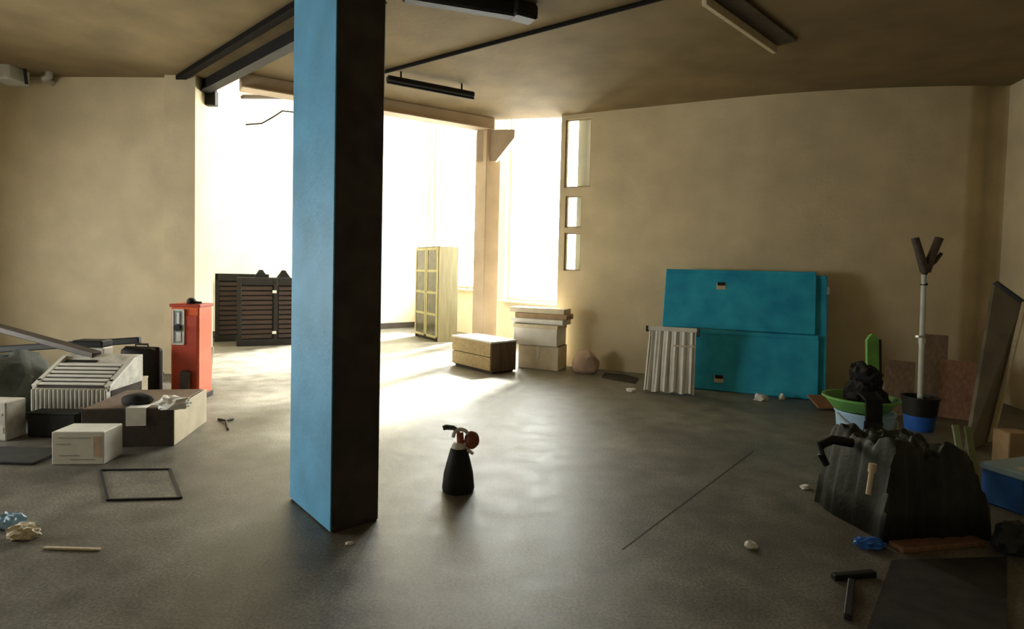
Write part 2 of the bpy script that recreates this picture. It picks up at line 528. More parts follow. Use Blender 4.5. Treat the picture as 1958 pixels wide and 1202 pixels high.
# black lamp bar in front of the tan beam
lb = thing('lamp_batten', 'black lamp batten slung along the tan ceiling beam', 'lamp', (0, 0, 0))
e0, e1 = P(740, 150, ZC - .12), P(906, 182, ZC - .12)
mesh1('housing', lambda b: bar(b, e0, e1, .09, .075, .015), 'black', lb)
mesh1('tube_cover', lambda b: rod(b, e0 + Vector((0, 0, -.045)), e1 + Vector((0, 0, -.045)), .016), 'black', lb)
for t in (.15, .85):
    mesh1('hanger', lambda b: rod(b, e0.lerp(e1, t) + Vector((0, 0, .03)), Vector((e0.lerp(e1, t).x, e0.lerp(e1, t).y, ZC)), .012), 'black', lb)

# fluorescent lamp seen between wall end and column
fl = thing('strip_lamp', 'slim pale strip lamp hanging in the bright hall behind the rail', 'lamp', (0, 0, 0))
f0, f1 = Q(462, 185, 9.2), Q(575, 186, 9.9)
mesh1('housing', lambda b: bar(b, f0, f1, .10, .05, .01), 'darkwood', fl)
mesh1('tube', lambda b: rod(b, f0 + Vector((0, -.03, .05)), f1 + Vector((0, -.03, .05)), .022), 'lamp', fl)
for t in (.2, .8):
    mesh1('hanger', lambda b: rod(b, f0.lerp(f1, t), Vector((f0.lerp(f1, t).x, f0.lerp(f1, t).y, ZH)), .008), 'wire', fl)
cb = NB()
tube(cb, [Q(470, 238, 9.4), Q(500, 236, 9.4), Q(520, 225, 9.42), Q(540, 212, 9.45), Q(560, 214, 9.5), Q(575, 225, 9.5), Q(590, 190, 9.6), Vector((*Q(590, 190, 9.6).xy, ZH))], .012, 8)
tag(obj('hanging_cable', cb, 'wire', None, True), 'thin cable drooping below the strip lamp', 'cable')

# dark duct at the top of the hall
du = thing('ceiling_duct', 'dark duct with a blunt end hung under the ceiling above the pipe', 'duct', (0, 0, 0))
g0, g1 = P(770, -14, ZC - .07), P(1012, 26, ZC - .07)
mesh1('casing', lambda b: bar(b, g0, g1, .13, .135, .02), 'black', du)
mesh1('end_box', lambda b: box(b, g1 + Vector((-.06, -.02, 0)), (.24, .18, .138), .02, Matrix.Rotation(math.radians(28), 3, 'Z')), 'black', du)
# pale timber box beam near the right wall
tb = thing('timber_trunking', 'pale-edged wooden trunking with its shadow as a dark board on the ceiling near the right wall', 'trunking', (0, 0, 0))
h0, h1 = P(1368, 2, ZC), P(1482, 84, ZC)
hd = (h1 - h0).normalized(); hn = Vector((hd.y, -hd.x, 0))
mesh1('pale_edge', lambda b: bar(b, h0 - hd * .2 - Vector((0, 0, .052)), h1 - Vector((0, 0, .052)), .05, .10, .006), 'palewood', tb)
mesh1('shadow_board', lambda b: bar(b, h0 - hd * .2 + hn * .125 - Vector((0, 0, .016)), h1 + hn * .125 - Vector((0, 0, .016)), .20, .028, .004), 'darkwood', tb)  # thin dark board stands for the trunking's shadow on the ceiling

# junction box and pipe elbow at the top of the left wall
jb = thing('junction_box', 'grey junction box with a conduit at the top left wall edge', 'box', (0, 0, 0))
j0 = Q(16, 128, 7.6)
mesh1('casing', lambda b: box(b, j0, (.30, .34, .40), .02), 'palegrey', jb)
mesh1('conduit', lambda b: tube(b, [j0 + Vector((.16, -.05, .13)), j0 + Vector((.20, -.05, .15)), j0 + Vector((.22, -.02, .08)), j0 + Vector((.22, 0, -.1)), j0 + Vector((.22, .02, -.21))], .018), 'black', jb, True)
mesh1('ceiling_stem', lambda b: rod(b, j0 + Vector((0, 0, .18)), Vector((j0.x, j0.y, ZC)), .03), 'palegrey', jb)
k0 = Q(88, 153, 7.78)
pe = NB(); tube(pe, [k0 + Vector((0, .16, .0)), k0, k0 + Vector((.02, -.06, -.005)), k0 + Vector((.06, -.09, -.01)), k0 + Vector((.10, -.08, .02)), k0 + Vector((.11, -.08, .10))], .045, 12)
tag(obj('pipe_elbow', pe, 'steel', None, True), 'short metal pipe elbow sticking out high on the left wall', 'pipe')

# ------------------------------------------------------------------ blue doors against the right wall
DROT = math.atan2(-.42, 1)
dc = Vector((2.90, 7.36, 0))
LEAN = math.radians(15.5)
def door(name, label, along, up, w, h, holex, th=.045, dep=0.0, hole=True):
    t = thing(name, label, 'door', dc, DROT)
    e = bpy.data.objects.new('leaf_pivot', None)
    Rm = Matrix.Rotation(-LEAN, 4, 'X')
    def T(c):
        return Rm @ Vector((along + c[0], dep + c[1], up + c[2]))
    R3 = Rm.to_3x3()
    bpy.data.objects.remove(e)
    b = NB(); box(b, T((0, 0, h / 2)), (w, th, h), .006, R3)
    obj('leaf', b, 'door_blue', t)
    b = NB()
    for q, s in (((0, -th / 2 - .004, .03), (w - .02, .01, .05)), ((0, -th / 2 - .004, h - .03), (w - .02, .01, .05))):
        box(b, T(q), s, .003, R3)
    obj('edge_rail', b, 'door_blue', t)
    if hole:
        b = NB(); box(b, T((holex, -th / 2 - .008, hole)), (.10, .016, .045), .006, R3)
        lk = obj('lock_plate', b, 'black', t)
        b = NB(); box(b, T((holex, -th / 2 - .004, hole - .03)), (.12, .008, .09), .003, R3)
        obj('lock_surround', b, 'palewood', t)
    return t
door('door_leaf', 'lower turquoise blue door lying on its long edge against the right wall', .02, .0, 1.86, .80, -.22, dep=-.0, hole=.18)
door('door_leaf', 'upper turquoise blue door stacked on the lower blue door', -.03, .81, 1.88, .82, -.20, dep=.0, hole=.62)
door('door_board', 'narrow blue board standing on end behind the two blue doors', .72, .0, .64, 1.60, 0, th=.03, dep=.05, hole=False)
bk = NB(); box(bk, Matrix.Rotation(-LEAN, 3, 'X') @ Vector((1.055, .05, 1.40)), (.035, .05, .11), .006, Matrix.Rotation(-LEAN, 3, 'X'))
dbr = [o for o in COL.objects if o.name.startswith('door_board')][0]
obj('bracket', bk, 'steel', dbr)

# white pleated panel leaning on the doors
pp = P(1278, 752)
pl = thing('pleated_panel', 'off-white pleated panel with a top rail leaning on the blue doors', 'panel', pp, DROT + math.radians(4))
LP_ = math.radians(12)
def pleats(b):
    n = 72
    W, H_ = .60, .78
    fr_, bk_ = [], []
    for j in range(9):
        z = H_ * j / 8
        rowf, rowb = [], []
        for i in range(n + 1):
            u = i / n
            x = (u - .5) * W * (1.02 - .06 * z / H_)
            if .02 < u < .98:
                y = -.022 * math.sin(u * 2 * math.pi * 5.5 + .5 * math.sin(z * 3)) - .012 * math.sin(u * 2 * math.pi * 12 + 1)
            else:
                y = 0
            y *= (1.15 - .5 * z / H_)
            rowf.append(b.verts.new((x + .02 * z, y - .03, z + (.012 * math.sin(u * 23) if j == 0 else 0) + .014)))
            rowb.append(b.verts.new((x + .02 * z, .012, z + .014)))
        fr_.append(rowf); bk_.append(rowb)
    for j in range(8):
        for i in range(n):
            b.faces.new((fr_[j][i], fr_[j][i + 1], fr_[j + 1][i + 1], fr_[j + 1][i]))
            b.faces.new((bk_[j][i], bk_[j + 1][i], bk_[j + 1][i + 1], bk_[j][i + 1]))
        b.faces.new((fr_[j][0], fr_[j + 1][0], bk_[j + 1][0], bk_[j][0]))
        b.faces.new((fr_[j][n], bk_[j][n], bk_[j + 1][n], fr_[j + 1][n]))
    for i in range(n):
        b.faces.new((fr_[0][i], bk_[0][i], bk_[0][i + 1], fr_[0][i + 1]))
        b.faces.new((fr_[8][i], fr_[8][i + 1], bk_[8][i + 1], bk_[8][i]))
RL = Matrix.Rotation(-LP_, 4, 'X')
def leanpart(name, fn, m, smooth=False):
    b = NB(); fn(b)
    bmesh.ops.transform(b, matrix=RL, verts=b.verts)
    return obj(name, b, m, pl, smooth)
leanpart('sheet', pleats, 'white', True)
leanpart('top_rail', lambda b: box(b, (.02, -.02, .81), (.62, .07, .055), .008), 'white')
leanpart('rail_end', lambda b: box(b, (-.30, -.02, .805), (.03, .085, .07), .006), 'darkcarton')
leanpart('rail_end', lambda b: box(b, (.33, -.02, .79), (.035, .085, .10), .006), 'darkcarton')
leanpart('cross_strip', lambda b: box(b, (.16, -.068, .60), (.26, .012, .02), .003), 'palecarton')

# rusty board on the floor beside the doors
rb = P(1592, 780)
t = NB(); box(t, (0, 0, .075), (.46, .30, .022), .004, Matrix.Rotation(math.radians(16), 3, 'X') @ Matrix.Rotation(math.radians(5), 3, 'Z'))
box(t, (0, .10, .05), (.12, .07, .10), .004)
o = obj('rusty_board', t, 'rust'); o.location = rb; o.rotation_euler = (0, 0, math.radians(-8))
tag(o, 'rusty brown board propped on the floor beside the blue doors', 'board')

# ------------------------------------------------------------------ low cabinet, stack, glazed cabinet in the far part
lcM = Vector((-.28, 8.24, 0)); lcr = math.atan2(.65, .76)
lcW, lcD, lcH = .47, .97, .47
dX = Vector((.76, .65, 0)); dY = Vector((-.65, .76, 0))
lc = thing('low_cabinet', 'low tan wooden cabinet with a white top on the bright floor', 'cabinet', lcM + dX * lcW / 2 + dY * lcD / 2, lcr)
mesh1('body', lambda b: box(b, (0, 0, .235), (lcW - .03, lcD - .02, lcH - .06), .004), 'darkwood', lc)
mesh1('top', lambda b: box(b, (0, 0, lcH - .012), (lcW + .03, lcD + .03, .028), .004), 'white', lc)
mesh1('side_panel', lambda b: box(b, (0, -lcD / 2, .235), (lcW, .02, .42), .003), 'brown', lc)
for k, (z0, z1) in enumerate(((.045, .235), (.245, .445))):
    dr = mesh1('drawer_front', lambda b: box(b, (-lcW / 2 - .002, 0, (z0 + z1) / 2), (.022, lcD - .01, z1 - z0), .004), 'tan', lc)
mesh1('plinth', lambda b: box(b, (.01, 0, .02), (lcW - .06, lcD - .06, .04), .002), 'darkwood', lc)

sr = math.radians(-24)
st0 = Vector((.50, 8.93, 0))
t = thing('carton', 'brown carton at the bottom of the stack by the far window', 'box', st0, sr)
mesh1('body', lambda b: box(b, (0, 0, .18), (.66, .40, .36), .008), 'palecarton', t)
mesh1('flap', lambda b: (box(b, (-.165, 0, .363), (.325, .40, .006), .001), box(b, (.165, 0, .363), (.325, .40, .006), .001)), 'carton', t)
mesh1('tape', lambda b: box(b, (0, -.201, .26), (.05, .004, .2), .001), 'white', t)
t = thing('carton', 'white carton in the middle of the stack by the far window', 'box', st0 + Vector((-.05, 0, .368)), sr)
mesh1('body', lambda b: box(b, (0, 0, .16), (.72, .42, .32), .01), 'white', t)
mesh1('lid', lambda b: box(b, (0, 0, .29), (.735, .435, .06), .006), 'palecarton', t)
z = .69
for k, (dx, w, m_, lab) in enumerate(((-.02, .86, 'white', 'off-white board directly on the white carton of the stack'), (.03, .84, 'carton', 'brown board between two boards on top of the carton stack'), (-.04, .90, 'palecarton', 'pale board topping the carton stack by the far window'))):
    b = NB(); box(b, (dx, 0, .04), (w, .36 - .02 * k, .08), .006)
    o = obj('stacked_board', b, m_)
    o.location = st0 + Vector((-.02, 0, z)); o.rotation_euler = (0, 0, sr + (-.03, .02, 0)[k])
    tag(o, lab, 'board'); z += .082
sk = NB(); crumple(sk, (0, 0, 0), (.19, .13, .22), 5, .25, 1.7)
o = obj('sack', sk, 'pink', None, True); o.location = P(1120, 712); tag(o, 'slumped pinkish tan sack at the foot of the right wall', 'sack')

gM = Vector((-1.50, 11.72, 0)); gX = Vector((.85, .527, 0)); gY = Vector((-.527, .85, 0))
gW, gD, gH = 1.20, .44, 1.96           # gW along gY (front), gD along gX (side)
gr = math.atan2(gX.y, gX.x)
gc = thing('glazed_cabinet', 'tall olive tan cabinet with glazed shelves in the bright hall', 'cabinet', gM + gX * gD / 2 + gY * gW / 2, gr)
mesh1('side_panel', lambda b: box(b, (0, -gW / 2 + .012, gH / 2), (gD, .024, gH), .003), 'olive', gc)
mesh1('side_panel', lambda b: box(b, (0, gW / 2 - .012, gH / 2), (gD, .024, gH), .003), 'olive', gc)
mesh1('back_panel', lambda b: box(b, (gD / 2 - .01, 0, gH / 2), (.016, gW - .05, gH - .02)), 'olive', gc)
mesh1('top', lambda b: box(b, (0, 0, gH - .013), (gD, gW - .05, .026)), 'olive', gc)
mesh1('plinth', lambda b: box(b, (.02, 0, .04), (gD - .05, gW - .06, .08)), 'darkwood', gc)
for zz in (.10, .55, 1.0, 1.45):
    mesh1('shelf', lambda b: box(b, (0, 0, zz), (gD - .04, gW - .05, .03)), 'palecarton', gc)
for s in (-1, 1):
    dw = gW / 2 - .03
    yc = s * (gW / 4 - .005)
    def dframe(b):
        for y in (-1, 1):
            box(b, (-gD / 2 - .012, yc + y * (dw / 2 - .03), gH / 2 + .04), (.022, .06, gH - .12), .003)
        for zf in (.09, .55, 1.0, 1.45, gH - .05):
            box(b, (-gD / 2 - .011, yc, zf), (.02, dw - .1, .05), .002)
    dd_ = mesh1('cabinet_door', dframe, 'yellowtrim', gc)
    for z0, z1 in ((.115, .525), (.575, .975), (1.025, 1.425), (1.475, gH - .075)):
        mesh1('pane', lambda b: box(b, (-gD / 2 - .01, yc, (z0 + z1) / 2), (.006, dw - .12, z1 - z0)), 'cabglass', dd_)
    mesh1('knob', lambda b: rod(b, (-gD / 2 - .02, s * .04, 1.02), (-gD / 2 - .05, s * .04, 1.02), .012), 'steel', dd_)

# ------------------------------------------------------------------ black slatted crates in the bright hall
def crate(label, base, rot, w, d, h, tags=True, lugs=True):
    t = thing('slatted_crate', label, 'crate', base, rot)
    p0 = mesh1('post', lambda b: box(b, (0, 0, h / 2), (.07, .07, h), .006), 'black', t)
    p0.location = (-w / 2 + .035, -d / 2 + .035, 0)
    for x, y in ((w / 2 - .035, -d / 2 + .035), (-w / 2 + .035, d / 2 - .035), (w / 2 - .035, d / 2 - .035), (.12, -d / 2 + .035)):
        share(p0, 'post', t, Matrix.Translation((x, y, 0)))
    mesh1('top_frame', lambda b: [box(b, c, s, .005) for c, s in (((0, -d / 2 + .03, h - .06), (w, .05, .14)), ((0, d / 2 - .03, h - .06), (w, .05, .12)), ((-w / 2 + .03, 0, h - .06), (.05, d, .12)), ((w / 2 - .03, 0, h - .06), (.05, d, .12)))], 'black', t)
    mesh1('base_frame', lambda b: [box(b, c, s, .005) for c, s in (((0, -d / 2 + .01, .06), (w + .02, .06, .11)), ((0, d / 2 - .03, .06), (w, .05, .11)), ((-w / 2 + .03, 0, .06), (.06, d, .11)), ((w / 2 - .03, 0, .06), (.06, d, .11)))], 'black', t)
    s1 = s2 = s3 = None
    n = 11
    for k in range(n):
        z = .17 + (h - .36) * k / (n - 1)
        xw1, xw2 = .12 + w / 2 - .105, w / 2 - .12 - .105
        x1, x2 = (-w / 2 + .12) / 2, (w / 2 + .12) / 2
        if s1 is None:
            s1 = mesh1('slat', lambda b: box(b, (0, 0, 0), (xw1, .02, .068), .004), 'slat', t)
            s2 = mesh1('slat', lambda b: box(b, (0, 0, 0), (xw2, .02, .068), .004), 'slat', t)
            s3 = mesh1('slat', lambda b: box(b, (0, 0, 0), (.02, d - .1, .068), .004), 'slat', t)
            s1.location = (x1, -d / 2 + .02, z); s2.location = (x2, -d / 2 + .02, z); s3.location = (-w / 2 + .02, 0, z)
        else:
            share(s1, 'slat', t, Matrix.Translation((x1, -d / 2 + .02 + .004 * (k % 2), z)))
            share(s2, 'slat', t, Matrix.Translation((x2, -d / 2 + .02 + .004 * ((k + 1) % 2), z)))
            share(s3, 'slat', t, Matrix.Translation((-w / 2 + .02, 0, z)))
    mesh1('inner_panel', lambda b: (box(b, (0, -d / 2 + .05, h / 2), (w - .08, .015, h - .2)), box(b, (-w / 2 + .05, 0, h / 2), (.015, d - .1, h - .2)), box(b, (0, 0, h - .03), (w - .06, d - .06, .02))), 'black', t)
    if lugs:
        def lug(b, x):
            pts = [(x - .13, h), (x + .13, h), (x + .06, h + .10), (x + .03, h + .15), (x - .03, h + .15), (x - .06, h + .10)]
            lo = [b.verts.new((px_, -.06, z_)) for px_, z_ in pts]
            hi = [b.verts.new((px_, .06, z_)) for px_, z_ in pts]
            b.faces.new(lo); b.faces.new(hi[::-1])
            for k in range(6):
                b.faces.new((lo[k], hi[k], hi[(k + 1) % 6], lo[(k + 1) % 6]))
        for x in (-.12, .28):
            mesh1('lifting_lug', lambda b: lug(b, x), 'black', t)
    if tags:
        for z in (h - .25, .24):
            mesh1('tag', lambda b: box(b, (.10, -d / 2 - .006, z), (.07, .008, .05), .002), 'paper', t)
    return t
crate('black crate with brown slats and two lifting lugs in the bright hall', (-4.66, 10.96, 0), math.atan2(.44, .9), 1.05, .70, 1.25)
crate('plain black slatted crate half hidden behind the lugged crate', (-5.35, 11.40, 0), math.atan2(.44, .9), .95, .50, 1.30, False, False)

# ------------------------------------------------------------------ orange-red cabinet
rc = thing('pump_cabinet', 'narrow orange-red metal cabinet with a gauge window and black knob', 'cabinet', (-3.54, 6.36, 0), math.radians(2))
mesh1('body', lambda b: box(b, (0, 0, .54), (.30, .30, .98), .012), 'red', rc)
mesh1('top_cap', lambda b: box(b, (0, 0, 1.035), (.33, .32, .035), .008), 'redd', rc)
mesh1('front_door', lambda b: box(b, (.005, -.154, .50), (.26, .012, .86), .005), 'redd', rc)
wf = mesh1('gauge_frame', lambda b: [box(b, c, s, .003) for c, s in (((-.06, -.165, .99), (.13, .014, .02)), ((-.06, -.165, .62), (.13, .014, .02)), ((-.116, -.165, .805), (.018, .014, .39)), ((-.004, -.165, .805), (.018, .014, .39)))], 'white', rc)
mesh1('gauge_pane', lambda b: box(b, (-.06, -.163, .805), (.11, .006, .36)), 'smoke', wf)
mesh1('gauge_tube', lambda b: (box(b, (-.06, -.169, .90), (.03, .006, .12), .002), box(b, (-.055, -.169, .70), (.05, .006, .10), .002)), 'paper', wf)
mesh1('gauge_knob', lambda b: rod(b, (-.06, -.165, .80), (-.06, -.20, .80), .035), 'black', wf)
mesh1('cap_knob', lambda b: lathe(b, [(.04, 0), (.05, .02), (.042, .05), (.02, .065)], 18, (.02, -.05, 1.05)), 'black', rc, True)
mesh1('cap_lever', lambda b: bar(b, (.02, -.05, 1.07), (.13, -.05, 1.065), .025, .025, .004), 'black', rc)
mesh1('base', lambda b: box(b, (0, 0, .03), (.32, .32, .06), .006), 'black', rc)
mesh1('foot_pedal', lambda b: (box(b, (.03, -.20, .17), (.09, .08, .34), .02), box(b, (.06, -.22, .04), (.16, .14, .08), .02)), 'darkcarton', rc)

# ------------------------------------------------------------------ pile on the left
LR = math.radians(10)
crC = Vector((-2.74, 4.66, 0))
ux, uy = Vector((math.cos(LR), math.sin(LR), 0)), Vector((-math.sin(LR), math.cos(LR), 0))
lwW, lwD, lwH = .68, .76, .31
crt = thing('low_crate', 'low lidded crate, window light painted as a pale side, in front of the red cabinet', 'crate', crC - ux * lwW / 2 + uy * lwD / 2, LR)
mesh1('body', lambda b: box(b, (0, 0, lwH / 2), (lwW - .02, lwD - .02, lwH - .02), .004), 'darkcarton', crt)
mesh1('shaded_front', lambda b: box(b, (0, -lwD / 2 + .006, lwH / 2), (lwW, .014, lwH), .003), 'darkcarton', crt)  # same cardboard, darker here: the front's shade is put into its colour
mesh1('lit_side', lambda b: box(b, (lwW / 2 - .004, 0, lwH / 2), (.014, lwD, lwH), .003), 'palecarton', crt)  # paler colour carries the window light falling on this side
mesh1('lid', lambda b: box(b, (-.01, 0, lwH - .004), (lwW - .03, lwD - .03, .016), .003), 'brown', crt)
topz = lwH + .005
def on_crate(px, py):
    return P(px, py, topz)
b = NB(); crumple(b, (0, 0, 0), (.13, .10, .06), 11, .5, 2.6); o = obj('crumpled_paper', b, 'paper'); o.location = on_crate(330, 779)
tag(o, 'crumpled white paper near the rear edge of the low crate', 'paper')
b = NB(); box(b, (.06, -lwD / 2 - .006, .245), (.15, .006, .145), .001); box(b, (.06, -lwD / 2 + .045, lwH + .009), (.15, .108, .006), .001)
o = obj('paper_sheet', b, 'paper'); o.location = crC - ux * lwW / 2 + uy * lwD / 2; o.rotation_euler = (0, 0, LR)
tag(o, 'white paper sheet folded over the front edge of the low crate', 'paper')
b = NB(); crumple(b, (0, 0, 0), (.12, .08, .06), 3, .15, 1.4); o = obj('dark_pouch', b, 'blackcloth', None, True); o.location = on_crate(262, 772)
tag(o, 'dark oval pouch lying on the low crate', 'pouch')
cbx = Vector((-3.62, 5.98, 0))
b = NB(); box(b, (0, 0, .17), (.16, .14, .34), .006); box(b, (0, 0, .345), (.165, .145, .02), .004); o = obj('cream_carton', b, 'palecarton'); o.location = (-3.72, 5.68, 0)
tag(o, 'upright cream carton between the black case and the low crate', 'box')

# ribbed white heater
rdx = P(168, 842)
hr = thing('ribbed_heater', 'dirty white ribbed heater with a sloping slatted top in the left pile', 'heater', (-3.88, 5.05, 0), math.radians(3))
HW = .66
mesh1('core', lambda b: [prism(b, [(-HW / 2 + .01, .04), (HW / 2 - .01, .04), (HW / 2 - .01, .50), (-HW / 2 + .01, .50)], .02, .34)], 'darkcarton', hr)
def slope(b):
    vs = [(.00, .375), (.0, .345), (.50, .345), (.50, .60), (.42, .60)]
    lo = [b.verts.new((-HW / 2, y, z)) for y, z in vs]; hi = [b.verts.new((HW / 2, y, z)) for y, z in vs]
    b.faces.new(lo); b.faces.new(hi[::-1])
    for k in range(5):
        b.faces.new((lo[k], hi[k], hi[(k + 1) % 5], lo[(k + 1) % 5]))
mesh1('hood', slope, 'grey_white', hr)
sl = math.atan2(.225, .42)
for k in range(6):
    u = .03 + .055 * k
    y, z = u * math.cos(sl), .375 + u * math.sin(sl)
    mesh1('slat', lambda b: box(b, (.0, y - .010, z + .014), (HW - .10, .030, .016), .004, Matrix.Rotation(sl, 3, 'X')), 'white', hr)
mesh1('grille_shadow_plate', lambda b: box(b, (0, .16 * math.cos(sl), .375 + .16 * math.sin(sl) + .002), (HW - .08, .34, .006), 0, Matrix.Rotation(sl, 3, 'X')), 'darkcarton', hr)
mesh1('slot', lambda b: box(b, (-.13, .37 * math.cos(sl), .375 + .37 * math.sin(sl) + .004), (.28, .03, .008), 0, Matrix.Rotation(sl, 3, 'X')), 'black', hr)
for s in (-1, 1):
    mesh1('side_rail', lambda b: box(b, (s * (HW / 2 - .02), .19, .375 + .19 * .535 + .008), (.05, .44, .03), .006, Matrix.Rotation(sl, 3, 'X')), 'white', hr)
    mesh1('bolt', lambda b: rod(b, (s * (HW / 2 - .02), .06, .41), (s * (HW / 2 - .02), .055, .435), .014), 'black', hr)
f1_ = None
for k in range(18):
    x = -HW / 2 + .02 + (HW - .04) * k / 17
    if f1_ is None:
        f1_ = mesh1('fin', lambda b: (box(b, (0, 0, .265), (.018, .07, .19), .006), rod(b, (0, -.02, .17), (0, .05, .17), .014)), 'white', hr); f1_.location = (x, -.0, 0)
    else:
        share(f1_, 'fin', hr, Matrix.Translation((x, 0, 0)))
mesh1('header_tube', lambda b: rod(b, (-HW / 2, .01, .16), (HW / 2, .01, .16), .022), 'white', hr)
for k in range(8):
    share(f1_, 'lower_fin', hr, Matrix.Translation((.02 + .043 * k, .0, -.155)))
mesh1('lower_header', lambda b: rod(b, (0, .01, .03), (HW / 2, .01, .03), .02), 'grey_white', hr)

b = NB(); box(b, (0, 0, .10), (.40, .16, .20), .01); box(b, (0, 0, .20), (.41, .17, .014), .003)
o = obj('black_box', b, 'black'); o.location = (-3.86, 4.88, 0); o.rotation_euler = (0, 0, .03)
tag(o, 'plain black box standing in front of the ribbed heater', 'box')
wb = thing('white_carton', 'white printed carton standing on the floor before the black box', 'box', ((P(90, 890) + P(187, 888)) / 2 + Vector((.02, .13, 0))), math.radians(5))
mesh1('body', lambda b: box(b, (0, 0, .122), (.36, .24, .244), .006), 'white', wb)
for x, z, w in ((-.02, .20, .22), (-.06, .07, .14), (.03, .04, .17), (-.10, .155, .10)):
    mesh1('printed_line', lambda b: box(b, (x, -.1215, z), (w, .003, .008), 0), 'steel', wb)
mesh1('printed_panel', lambda b: box(b, (.135, -.1215, .135), (.05, .003, .15), 0), 'pink', wb)

# tarpaulin heap and small items at the far left
th_ = NB(); crumple(th_, (0, 0, 0), (.36, .46, .40), 21, .24, 1.5, 4)
o = obj('tarpaulin_heap', th_, 'tarp', None, True); o.location = (-4.82, 5.45, 0)
tag(o, 'heap of dark grey-green tarpaulin at the left of the heater', 'tarpaulin')
b = NB(); box(b, (0, 0, .16), (.26, .2, .32), .008); box(b, (0, -.101, .22), (.2, .004, .02)); box(b, (0, -.101, .09), (.22, .004, .05))
o = obj('white_tin', b, 'grey_white'); o.location = P(2, 836) + Vector((0, .0, 0)); tag(o, 'dirty white tin box standing before the tarpaulin heap', 'box')
fm = NB(); box(fm, (0, 0, .012), (.62, .34, .024), .006)
o = obj('floor_surface', fm, 'rubber'); o.location = P(30, 882) + Vector((-.12, .10, 0)); tag(o, 'flat dark patch on the floor left of the white printed carton', 'mat')  # flat dark slab for the dark area left of the carton
# dark plank across the pile
b = NB(); bar(b, Q(-70, 608, 5.72), Q(186, 678, 5.47), .10, .06, .008)
o = obj('dark_plank', b, 'darkwood'); tag(o, 'long dark plank slanting down across the ribbed heater', 'plank')
b = NB(); bar(b, Q(-40, 670, 6.22), Q(268, 650, 6.22), .06, .07, .01)
o = obj('black_bar', b, 'black'); tag(o, 'level black bar lying behind the heater onto the black case', 'bar')
pc = thing('lidded_canister', 'square white canister with a black lid behind the ribbed heater', 'canister', (-4.28, 5.86, 0), .05)
mesh1('body', lambda b: box(b, (.02, 0, .31), (.28, .16, .62), .012), 'white', pc)
mesh1('lid', lambda b: box(b, (0, 0, .655), (.30, .18, .07), .012), 'black', pc)
cs = thing('black_case', 'black hard case standing upright between heater and red cabinet', 'case', (-3.98, 6.18, 0), math.radians(-4))
mesh1('shell', lambda b: box(b, (0, 0, .30), (.38, .20, .56), .05, None, 3), 'black', cs, True)
mesh1('rib', lambda b: box(b, (0, 0, .30), (.39, .03, .57), .01), 'blackcloth', cs)
mesh1('handle', lambda b: tube(b, [(-.07, 0, .575), (-.07, 0, .61), (.07, 0, .61), (.07, 0, .575)], .012), 'black', cs)
for x in (-.12, .12):
    mesh1('foot', lambda b: box(b, (x, 0, .012), (.05, .12, .024), .004), 'blackcloth', cs)
b = NB(); box(b, (0, 0, .20), (.34, .05, .40), .006); o = obj('olive_board', b, 'olive'); o.location = (-4.12, 7.55, 0); o.rotation_euler = (math.radians(-8), 0, 0)
tag(o, 'short olive board leaning on the left wall behind the red cabinet', 'board')

# hatch in the floor
hp = [P(192, 900), P(325, 898), P(346, 953), P(206, 957)]
hc = sum(hp, Vector()) / 4
hx, hy = (hp[1] - hp[0]).length, .5
ha = math.atan2((hp[1] - hp[0]).y, (hp[1] - hp[0]).x)
ht = thing('floor_hatch', 'rectangular floor hatch with a thin dark frame', 'hatch', hc, ha)
def hloc(p):
    return Matrix.Rotation(-ha, 3, 'Z') @ (p - hc)
hq = [hloc(p) for p in hp]
mesh1('cover', lambda b: prism(b, [(p.x, p.y) for p in (hq[3], hq[2], hq[1], hq[0])], .001, .004), 'floor', ht)
for i in range(4):
    a_, b_ = hq[i], hq[(i + 1) % 4]
    mesh1('frame_rail', lambda b: bar(b, a_ + Vector((0, 0, .006)), b_ + Vector((0, 0, .006)), .016, .012), 'black', ht)

# floor litter on the left
for px, py, s, sd, m_, lab in ((18, 992, (.07, .05, .045), 31, 'lblue', 'bluish crumpled wrapper on the floor at the far left'), (46, 1012, (.085, .05, .045), 32, 'palecarton', 'cream crumpled wrapper on the floor beside the bluish one')):
    b = NB(); crumple(b, (0, 0, 0), s, sd, .55, 2.8); o = obj('wrapper', b, m_); o.location = P(px, py + 14); tag(o, lab, 'wrapper')
b = NB(); bar(b, P(84, 1049) + Vector((0, 0, .006)), P(192, 1052) + Vector((0, 0, .006)), .022, .012, .003)
o = obj('pale_lath', b, 'palewood'); tag(o, 'thin pale lath lying on the floor near the cream wrapper', 'lath')
b = NB(); tube(b, [P(418, 803) + Vector((0, 0, .01)), P(432, 808) + Vector((0, 0, .02)), P(446, 802) + Vector((0, 0, .01))], .012, 6); tube(b, [P(432, 808) + Vector((0, 0, .02)), P(436, 822) + Vector((0, 0, .008))], .01, 6)
o = obj('twig', b, 'darkwood'); tag(o, 'forked twig on the bright floor beside the low crate', 'twig')

